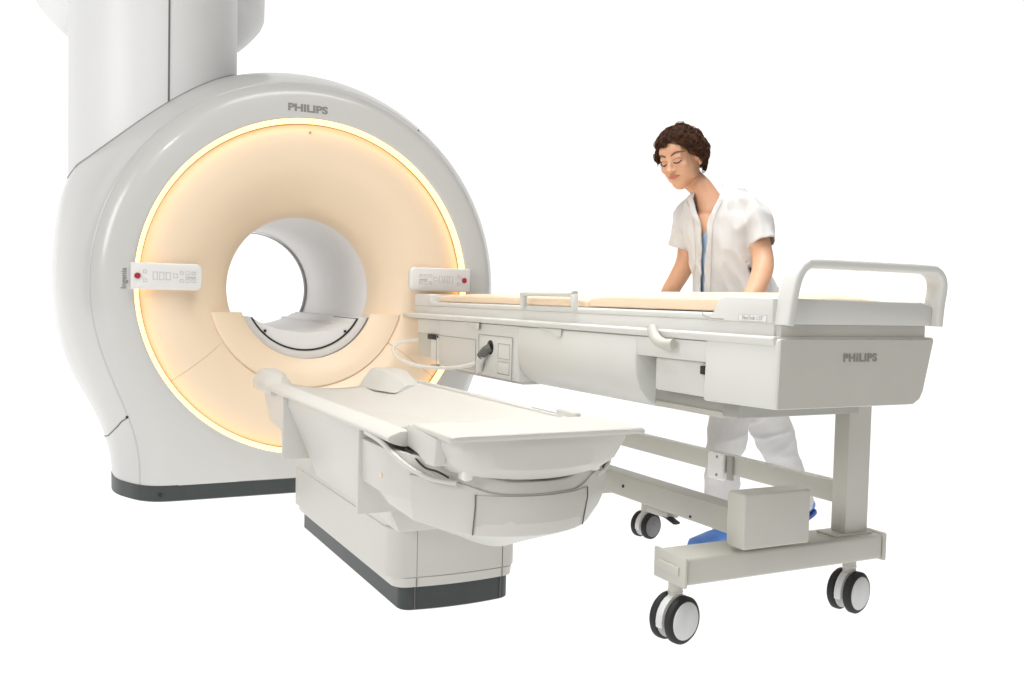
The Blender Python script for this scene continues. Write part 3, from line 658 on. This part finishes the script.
# ------------------------------------------------------------------ mattresses
def mattress(name, y0, y1, z0, label):
    bm = B(); rows = []
    nx, ny = 16, 10; hs, hc = (.033, .012) if y0 > 2.5 else (.039, .020)
    for j in range(ny+1):
        y = y0+(y1-y0)*j/ny; row = []
        for i in range(nx+1):
            u = -1+2*i/nx; h = hs+hc*(1-u*u)
            e = min(1, min(j, ny-j)/1.0+.75)
            row.append((2.015+.245*u, y, z0+h*e))
        rows.append(row)
    vr = [[bm.verts.new(p) for p in r] for r in rows]
    for a, b in zip(vr, vr[1:]):
        for i in range(nx): bm.faces.new((a[i], a[i+1], b[i+1], b[i]))
    ex = bmesh.ops.extrude_face_region(bm, geom=bm.faces[:])
    for v in [g for g in ex['geom'] if isinstance(g, bmesh.types.BMVert)]: v.co.z = z0
    bmesh.ops.recalc_face_normals(bm, faces=bm.faces); bevel_all(bm, .009, 3, 50)
    o = mesh_obj(name, bm, 'mattress', None, angle=50); o['label'] = label; o['category'] = 'mattress'; o['group'] = 'mattress pads on the trolley deck'
    return o
mattress('mattress', 2.90, 4.272, .956, 'thin peach mattress pad on the scanner end of the trolley deck')
mattress('mattress', 1.93, 2.880, .9585, 'thicker peach mattress pad on the handle end of the trolley deck')

# ------------------------------------------------------------------ person
per = thing('person', 'woman with short dark curly hair in white tunic and blue clogs leaning over the trolley', 'person', (2.482, 2.986, 0), math.atan2(-.4536, .8912))
U0, SC = 720, 248.5
def pp(u, v, d=0):   # measured on the picture plane through her, d metres further back
    k = 1+d/3.826
    r = (u-U0)/SC; zz = (302.3+.0225*(u-700)-v)/SC
    return Vector((((u-512)/SC)*k-(U0-512)/SC, d, .98+zz*k))
bpy.context.view_layer.update()
PW = per.matrix_world.copy()
def ell(bm, c, rx, ry, rz, rot=None, sub=3):
    m = Matrix.Translation(c) @ (rot.to_4x4() if rot else Matrix.Identity(4)) @ Matrix.Diagonal((rx, ry, rz, 1))
    bmesh.ops.create_icosphere(bm, subdivisions=sub, radius=1, matrix=m)
def limb(bm, pts, rads, n=10, flat=1.0):
    path = smooth_path(pts, n); rr = []
    N = len(pts)
    for i in range(len(path)):
        t = i/n; k = min(int(t), N-2); f = t-k; f = f*f*(3-2*f); rr.append(rads[k]*(1-f)+rads[k+1]*f)
    tube(bm, path, rr, 18)
    for p, r in ((path[0], rr[0]), (path[-1], rr[-1])): bmesh.ops.create_icosphere(bm, subdivisions=3, radius=r, matrix=Matrix.Translation(p))
def remesh(bm, vox, smooth_it=4, fac=.5):
    me = bpy.data.meshes.new('t'); bm.to_mesh(me); bm.free(); o = bpy.data.objects.new('t', me); COL.objects.link(o)
    m = o.modifiers.new('r', 'REMESH'); m.mode = 'VOXEL'; m.voxel_size = vox; m.adaptivity = 0
    s = o.modifiers.new('s', 'SMOOTH'); s.factor = fac; s.iterations = smooth_it
    dg = bpy.context.evaluated_depsgraph_get(); dg.update()
    me2 = bpy.data.meshes.new_from_object(o.evaluated_get(dg)); bpy.data.objects.remove(o)
    b2 = B(); b2.from_mesh(me2); bpy.data.meshes.remove(me2); return b2
def pobj(name, bm, m, label=None, angle=None, parent=None):
    bm.transform(PW); o = mesh_obj(name, bm, m, parent or per, angle=angle)
    if label: o['label'] = label
    return o
# --- head frame: face direction is left, towards the camera and down
fd = Vector((-.60, -.74, -.34)).normalized()
upv = Vector((-.22, -.04, 1)); upv = (upv-fd*upv.dot(fd)).normalized()
lf = upv.cross(fd).normalized()      # her left, towards image right
HM = Matrix((lf, -fd, upv)).transposed()   # head axes: x her left, y back, z up
HC = pp(668.5, 162, -.015)
def hp3(x, y, z): return HC+HM @ Vector((x, y, z))
HR = HM
bm = B()
ell(bm, hp3(0, .018, .030), .073, .092, .088, HR)          # skull
ell(bm, hp3(0, -.022, -.015), .064, .064, .088, HR)        # face
ell(bm, hp3(0, -.040, -.078), .034, .036, .030, HR)        # chin
ell(bm, hp3(.030, -.012, -.055), .030, .046, .032, HR); ell(bm, hp3(-.030, -.012, -.055), .030, .046, .032, HR)  # jaw
ell(bm, hp3(.036, -.056, -.014), .024, .020, .022, HR); ell(bm, hp3(-.036, -.056, -.014), .024, .020, .022, HR)  # cheeks
ell(bm, hp3(0, -.066, .026), .050, .018, .014, HR)         # brow ridge
ell(bm, hp3(0, -.052, .050), .052, .030, .034, HR)         # forehead
limb(bm, [hp3(0, -.078, .020), hp3(0, -.092, -.004), hp3(0, -.103, -.020)], [.008, .0085, .0105], 5)   # nose
ell(bm, hp3(.010, -.092, -.023), .008, .010, .007, HR); ell(bm, hp3(-.010, -.092, -.023), .008, .010, .007, HR)
ell(bm, hp3(.030, -.066, .006), .0160, .0135, .0115, HR); ell(bm, hp3(-.030, -.066, .006), .0160, .0135, .0115, HR)  # lids
ell(bm, hp3(0, -.074, -.048), .027, .013, .014, HR)        # mouth mound
ell(bm, hp3(0, -.0885, -.0435), .017, .005, .0045, HR); ell(bm, hp3(0, -.087, -.0525), .015, .0055, .005, HR)
for s in (1, -1):
    ell(bm, hp3(s*.074, .020, -.004), .008, .020, .032, HR)    # ears
    ell(bm, hp3(s*.073, .012, -.026), .006, .010, .012, HR)
# neck, chest
limb(bm, [hp3(0, .035, -.03), hp3(.0, .040, -.078), pp(692.5, 192, .01), pp(702, 212, .0)], [.052, .045, .045, .062], 8)
ell(bm, pp(706, 228, .0), .105, .078, .085)
limb(bm, [pp(686, 212, .06), pp(706, 207, .0), pp(728, 210, -.06)], [.034, .046, .034], 6)
# arms
RA = [pp(684, 219, .10), pp(679, 240, .11), pp(677, 262, .12), pp(665, 286, .14), pp(655, 303, .17)]
limb(bm, RA, [.036, .041, .041, .037, .027], 8)
LA = [pp(738, 217, -.09), pp(747, 238, -.12), pp(753, 263, -.17), pp(748, 284, -.26), pp(738, 302, -.36)]
limb(bm, LA, [.038, .042, .041, .038, .028], 8)
# hands: palm, four fingers and a thumb on the far edge of the deck
def hand(w, fdir, side, thumb):
    f = Vector(fdir).normalized(); s = Vector(side).normalized(); nrm = f.cross(s).normalized()
    if nrm.z < 0: nrm = -nrm
    q = Matrix((s, f, nrm)).transposed()
    ell(bm, w+f*.045, .040, .052, .016, q); ell(bm, w+f*.01, .028, .03, .019, q)
    for k, L in enumerate((.066, .076, .072, .056)):
        o = (k-1.5)*.020; b0 = w+f*.082+s*o
        limb(bm, [b0, b0+f*L*.42+nrm*.006, b0+f*L*.75-nrm*.004, b0+f*L*.96-nrm*.018], [.0098, .009, .008, .0068], 4)
    t0 = w+f*.02-s*thumb*.034
    limb(bm, [t0, t0+f*.028-s*thumb*.022, t0+f*.055-s*thumb*.028-nrm*.006], [.012, .0105, .0085], 4)
hand(RA[-1], (-.35, -.90, -.05), (.93, -.36, 0), 1)
hand(LA[-1], (-.75, -.62, -.05), (.64, -.77, 0), -1)
b2 = remesh(bm, .0038, 10, .5)
body = pobj('body', b2, 'skin')
# --- facial details
def onface(x, z, y0=-.13, off=.0):   # ray cast on the body from the front of the face
    o = PW @ hp3(x, y0, z); d = (PW.to_3x3() @ (HM @ Vector((0, 1, 0)))).normalized()
    inv = body.matrix_world.inverted(); hit, loc, nr, _ = body.ray_cast(inv @ o, inv.to_3x3() @ d)
    if not hit: return hp3(x, -.08, z)
    return PW.inverted() @ (body.matrix_world @ loc)-(HM @ Vector((0, 1, 0)))*off
bpy.context.view_layer.update()
for s in (1, -1):
    bm = B(); tube(bm, smooth_path([onface(s*.012, .033, off=.000), onface(s*.026, .040, off=.0005), onface(s*.040, .041), onface(s*.052, .035)], 4), [.0018+.0020*math.sin(PI*min(1, i/12+.1)) for i in range(13)], 8)
    pobj('eyebrow', bm, 'brow')
    bm = B(); tube(bm, smooth_path([onface(s*.016, .006), onface(s*.024, .0025, off=.0006), onface(s*.034, .0015, off=.0006), onface(s*.045, .007)], 4), .0028, 6)  # lashes, thickened to add dark eye-socket shade
    pobj('eyelashes', bm, 'lash')
    bm = B(); tube(bm, smooth_path([onface(s*.015, .015), onface(s*.026, .019), onface(s*.037, .018), onface(s*.048, .011)], 4), .0011, 6)  # dark line painted for the shade of the eye socket
    pobj('eyelid_crease_shade', bm, 'crease')
    bm = B(); ell(bm, onface(s*.006, -.030), .0026, .002, .0018, None, 2); pobj('nostril', bm, 'crease')
for z0, th in ((-.0440, .0030), (-.0505, .0036)):
    bm = B(); pts = smooth_path([onface(x, z0+dz, off=-.0005) for x, dz in ((-.026, -.002 if z0 > -.047 else .004), (-.013, .001), (0, -.0006 if z0 > -.047 else -.001), (.013, .001), (.026, -.002 if z0 > -.047 else .004))], 5)
    tube(bm, pts, [th*(.35+.65*math.sin(PI*i/(len(pts)-1))) for i in range(len(pts))], 8); pobj('lip', bm, 'lip')
# --- hair
bm = B()
def scalp(a, e, k=1.0):   # a azimuth (0 front, + her left), e elevation
    x = math.sin(a)*math.cos(e); y = -math.cos(a)*math.cos(e); z = math.sin(e)
    return Vector((x*.082*k, .020+y*.098*k, .030+z*.094*k)), Vector((x, y, z))
def hair_ok(a, e):
    ad = abs(math.degrees(a)); ed = math.degrees(e)
    lim = 36 if ad < 35 else (36-(ad-35)*1.15 if ad < 78 else (-14 - (ad-78)*.55))
    if ad > 130: lim = -44
    return ed > lim
capb = B(); ell(capb, hp3(0, .028, .040), .077, .090, .084, HR, 4)
dl = []
for f in capb.faces:
    c = HM.inverted() @ (f.calc_center_median()-HC)
    a = math.atan2(c.x, -(c.y-.02)); e = math.atan2(c.z-.03, math.hypot(c.x, c.y-.02))
    if not hair_ok(a, e): dl.append(f)
bmesh.ops.delete(capb, geom=dl, context='FACES')
HV = [v.co.copy() for v in capb.verts]; capb.verts.index_update(); HF = [tuple(v.index for v in f.verts) for f in capb.faces]; capb.free(); bm.free()
def strand(path, rad, seg=4):
    side = None; base = len(HV); N = len(path)
    for i, p in enumerate(path):
        t = (path[min(i+1, N-1)]-path[max(i-1, 0)]).normalized()
        if side is None: side = t.orthogonal().normalized()
        side = (side-t*side.dot(t)).normalized(); o2 = t.cross(side)
        for k in range(seg):
            c = 2*PI*k/seg; HV.append(p+side*rad[i]*math.cos(c)+o2*rad[i]*math.sin(c))
    for i in range(N-1):
        for k in range(seg):
            k2 = (k+1) % seg; HF.append((base+i*seg+k, base+i*seg+k2, base+(i+1)*seg+k2, base+(i+1)*seg+k))
rnd = random.Random(11); cnt = 0
while cnt < 620:
    a = rnd.uniform(-PI, PI); e = math.asin(rnd.uniform(-.75, 1))
    if not hair_ok(a, e): continue
    cnt += 1
    p, nrm = scalp(a, e, rnd.uniform(.95, 1.08 if cnt % 9 else 1.15))
    t1 = nrm.cross(Vector((rnd.uniform(-1, 1), rnd.uniform(-1, 1), rnd.uniform(-1, 1)))).normalized(); t2 = nrm.cross(t1)
    rr = rnd.uniform(.008, .018); tw = rnd.uniform(1.0, 2.1)*2*PI; n = 12; drop = rnd.uniform(.008, .022)
    ph = rnd.uniform(0, 6.28)
    for st in range(5):
        o_ = Vector((rnd.gauss(0, 1), rnd.gauss(0, 1), rnd.gauss(0, 1)))*.0028; lf_ = rnd.uniform(.8, 1.15); path = []
        for k in range(n+1):
            t = k/n; q = p+o_*(.4+t)+nrm*(.001+.013*math.sin(PI*t*.85))+t1*rr*math.cos(tw*t*lf_+ph)+t2*rr*math.sin(tw*t*lf_+ph)
            q += Vector((0, -.3 if abs(a) < .8 else .05, -1))*drop*t*lf_
            path.append(HC+HM @ q)
        w_ = rnd.uniform(.0011, .0019)
        strand(path, [w_*(1-.6*(k/n)**2) for k in range(n+1)])
hm = bpy.data.meshes.new('hair'); hm.from_pydata([tuple(v) for v in HV], [], HF); bm = B(); bm.from_mesh(hm); bpy.data.meshes.remove(hm)
pobj('hair', bm, 'hair')
# --- tunic
FF = Vector((-.62, -.78, 0)).normalized(); SS = Vector((-FF.y, FF.x, 0))  # forward, her left (+x image)
if SS.x < 0: SS = -SS
def ringtorso(c, a, b, n=40, tilt=0, k=0):
    out = []
    for i in range(n):
        t = 2*PI*i/n; ca, sa = math.cos(t), math.sin(t)
        ca = math.copysign(abs(ca)**.85, ca); sa = math.copysign(abs(sa)**.85, sa)
        out.append(c+SS*a*ca+FF*b*sa+Vector((0, 0, tilt*sa)))
    return out
SECS = [(pp(706, 186, .01), .062, .064, -.01), (pp(707, 192, .0), .088, .076, -.015), (pp(708, 202, .0), .136, .090, -.02), (pp(711, 218, .0), .158, .108, 0), (pp(713, 234, .0), .150, .116, 0), (pp(716, 252, .0), .142, .112, 0),
            (pp(721, 275, .0), .142, .110, 0), (pp(728, 300, .01), .158, .120, 0), (pp(738, 328, .01), .185, .135, 0), (pp(742, 352, .02), .190, .138, 0)]
def torso(bm, g=0.0): loft(bm, [ringtorso(c, a+g, b+g, tilt=t) for c, a, b, t in SECS])
def in_torso(co, k=1.10):
    for (c0, a0, b0, _), (c1, a1, b1, _) in zip(SECS, SECS[1:]):
        if c0.z >= co.z >= c1.z:
            t = (c0.z-co.z)/(c0.z-c1.z); c = c0.lerp(c1, t); d = co-c
            return math.hypot(d.dot(SS)/(a0+(a1-a0)*t), d.dot(FF)/(b0+(b1-b0)*t)) < k
    return False
bm = B(); torso(bm)
limb(bm, [pp(686, 210, .09), pp(679, 223, .11), pp(676, 240, .12), pp(674.5, 250, .125)], [.056, .060, .054, .052], 8)
limb(bm, [pp(730, 207, -.07), pp(741, 215, -.09), pp(748, 232, -.115), pp(753, 246, -.14)], [.054, .060, .053, .050], 8)
limb(bm, [pp(740, 268, .05), pp(756, 292, .06), pp(764, 318, .08)], [.05, .058, .06], 5)   # coat tail
b2 = remesh(bm, .0075, 5, .5)
bmesh.ops.subdivide_edges(b2, edges=b2.edges[:], cuts=0) if False else None
# folds
def fold(co, nrm, amp=1):
    s = Vector((co.x*9+co.z*3.5, co.y*9, co.z*3.2-co.x*2.0)); w = noise.noise(s*1.3)*.6+noise.noise(s*2.6+Vector((3, 1, 2)))*.35
    ridg = (1-abs(noise.noise(s*1.8+Vector((7, 5, 1))))*2.4)
    return (w*.015+max(0, ridg)*.013)*amp
b2.normal_update()
for v in b2.verts:
    v.co += v.normal*(fold(v.co, v.normal)+.001)
# cuffs and neck opening
dl = []
def clerp(tab, z):
    for (za, ra), (zb_, rb) in zip(tab, tab[1:]):
        if za >= z >= zb_: return ra+(rb-ra)*(za-z)/(za-zb_)
    return tab[0][1] if z > tab[0][0] else tab[-1][1]
def key(u, v): q = pp(u, v, -.09); return (q.z, q.x)
LE = [key(688, 186), key(685, 196), key(687.5, 210), key(691, 224), key(693.6, 250), key(696, 293), key(697, 330)]
RE = [key(712, 186), key(707, 198), key(700.5, 211), key(696, 224), key(696.8, 250), key(698.8, 293), key(700, 330)]
def cuffcut(co):
    for a, b, lim, sg in ((pp(680, 224, .11), pp(674, 250, .125), .104, -1), (pp(741, 215, -.09), pp(753, 246, -.14), .125, 1)):
        if in_torso(co): continue
        if sg > 0 and co.x < pp(728, 240).x: continue
        if sg < 0 and co.x > pp(690, 240).x: continue
        ax = (b-a).normalized(); t = (co-a).dot(ax); rad = ((co-a)-ax*t).length
        if lim < t < lim+.10 and rad < .078: return True
    return False
for f in b2.faces:
    c = f.calc_center_median()
    if cuffcut(c): dl.append(f); continue
    if f.normal.dot(FF) > -.25 and c.y < .09 and clerp(LE, c.z) < c.x < clerp(RE, c.z) and c.z > .9: dl.append(f)
    elif c.z > 1.425 and (c.y > -.02 or c.x < pp(704, 190).x): dl.append(f)
bmesh.ops.delete(b2, geom=dl, context='FACES')
# tidy the cut border
for _ in range(6):
    bv = {v for e in b2.edges if len(e.link_faces) == 1 for v in e.verts}
    new = {}
    for v in bv:
        nb = [e.other_vert(v) for e in v.link_edges if len(e.link_faces) == 1]
        if len(nb) == 2: new[v] = v.co*.5+(nb[0].co+nb[1].co)*.25
    for v, c in new.items(): v.co = c
# hem as a doubled edge
loops = [e for e in b2.edges if len(e.link_faces) == 1]
tun = pobj('tunic', b2, 'tunic', 'white short-sleeved open-necked tunic')
sd = tun.modifiers.new('thickness', 'SOLIDIFY'); sd.thickness = .004; sd.offset = -1
def ontunic(x, z, off=.0015):
    o = PW @ Vector((x, -1, z)); d = (PW.to_3x3() @ Vector((0, 1, 0))).normalized(); inv = tun.matrix_world.inverted()
    hit, loc, nr, _ = tun.ray_cast(inv @ o, inv.to_3x3() @ d)
    if not hit: return None
    q = PW.inverted() @ (tun.matrix_world @ loc); q.y -= off; return q
bpy.context.view_layer.update()
for E_, sg in ((LE, -1), (RE, 1)):
    path = []
    for i in range(40):
        z = E_[1][0]+(E_[-2][0]-E_[1][0])*i/39; q = ontunic(clerp(E_, z)+sg*.019, z)
        if q and (not path or (q-path[-1]).length < .05): path.append(q)
    if len(path) > 5:
        for _ in range(4): path = [path[0]]+[(a+b*2+c)/4 for a, b, c in zip(path, path[1:], path[2:])]+[path[-1]]
        bm = B(); tube(bm, path, .01, 8, flat=(.0012, .0012)); pobj('placket_stitch', bm, 'stitch')
# undershirt
bm = B(); torso(bm, -.014)
b2 = remesh(bm, .010, 4, .5)
zt_ = pp(693, 223.5, -.09).z
dl = [f for f in b2.faces if f.calc_center_median().z > zt_ or f.calc_center_median().z < .95 or not pp(683, 240).x < f.calc_center_median().x < pp(707, 240).x]
bmesh.ops.delete(b2, geom=dl, context='FACES')
pobj('undershirt', b2, 'undershirt')
# --- trousers
bm = B()
loft(bm, [ringtorso(pp(738, 325, .01), .150, .105), ringtorso(pp(742, 350, .02), .172, .125), ringtorso(pp(744, 372, .03), .160, .125)])
limb(bm, [pp(736, 358, -.03), pp(729, 395, -.03), pp(725, 425, -.02), pp(721.5, 455, .0), pp(720.5, 490, .01), pp(719, 523, .02)], [.100, .086, .074, .068, .066, .060], 8)
limb(bm, [pp(752, 358, .10), pp(759, 395, .14), pp(767, 425, .19), pp(779, 455, .25), pp(791, 485, .29), pp(801, 508, .31)], [.100, .088, .076, .068, .064, .058], 8)
b2 = remesh(bm, .008, 4, .5); b2.normal_update()
for v in b2.verts:
    z = v.co.z; s = Vector((v.co.x*10, v.co.y*8, z*2.6)); w = noise.noise(s)*.014+noise.noise(Vector((v.co.x*8+z*10, v.co.y*9, z*9+v.co.x*5)))*.010+max(0, 1-abs(noise.noise(Vector((v.co.x*7-z*8, v.co.y*8, z*7)))*3.5))*.007
    v.co += v.normal*w
dl = [f for f in b2.faces if f.calc_center_median().z < .088+(.045 if f.calc_center_median().x > .18 else 0)]
bmesh.ops.delete(b2, geom=dl, context='FACES')
tr = pobj('trousers', b2, 'trouser')
sd = tr.modifiers.new('thickness', 'SOLIDIFY'); sd.thickness = .004; sd.offset = -1
# --- clogs
def clog(heel, toe, hz=0.0, tz=0.0):
    h = Vector(heel); t = Vector(toe); d = (t-h); L = d.length; f = d.normalized(); s = Vector((-f.y, f.x, 0)).normalized(); up = s.cross(f) if s.cross(f).z > 0 else f.cross(s)
    prof = [(0, .018, .030), (.03, .030, .066), (.15, .034, .078), (.30, .034, .078), (.45, .037, .082), (.60, .043, .076), (.78, .047, .062), (.92, .042, .054), (.985, .028, .040), (1, .014, .026)]
    bm = B(); rings = []
    for p, w, hh in prof:
        c = h+f*L*p; rings.append([c+s*w*math.cos(2*PI*k/20)+up*(max(0, .5+.5*math.sin(2*PI*k/20))**.75*hh+.006) for k in range(20)])
    loft(bm, rings); ob = pobj('clog', bm, 'shoe', angle=60)
    bm = B(); rings = []
    for p, w, hh in prof: 
        c = h+f*L*p; w2 = w+.003; rings.append([c-s*w2+up*.0, c+s*w2+up*.0, c+s*w2+up*.020, c-s*w2+up*.020])
    loft(bm, rings); bevel_all(bm, .003); so = pobj('sole', bm, 'sole', parent=ob)
    bm = B(); return ob
clog(Vector((pp(742, 543).x, .01, 0)), Vector((pp(686, 543).x, -.11, .0)))
q0 = pp(811, 508, .36); q1 = pp(778, 527, .26)
clog((q0.x, q0.y, .075), (q1.x, q1.y-.06, .012))
bm = B(); limb(bm, [pp(719, 520, .02), Vector((.02, .0, .03))], [.036, .034], 4); limb(bm, [pp(804, 503, .31), Vector((q0.x-.03, q0.y-.02, .13))], [.034, .032], 4)
pobj('sock', bm, 'trouser')
print('tris', sum(len(o.data.loop_triangles) if False else len(o.data.polygons) for o in bpy.data.objects if o.type == 'MESH'))
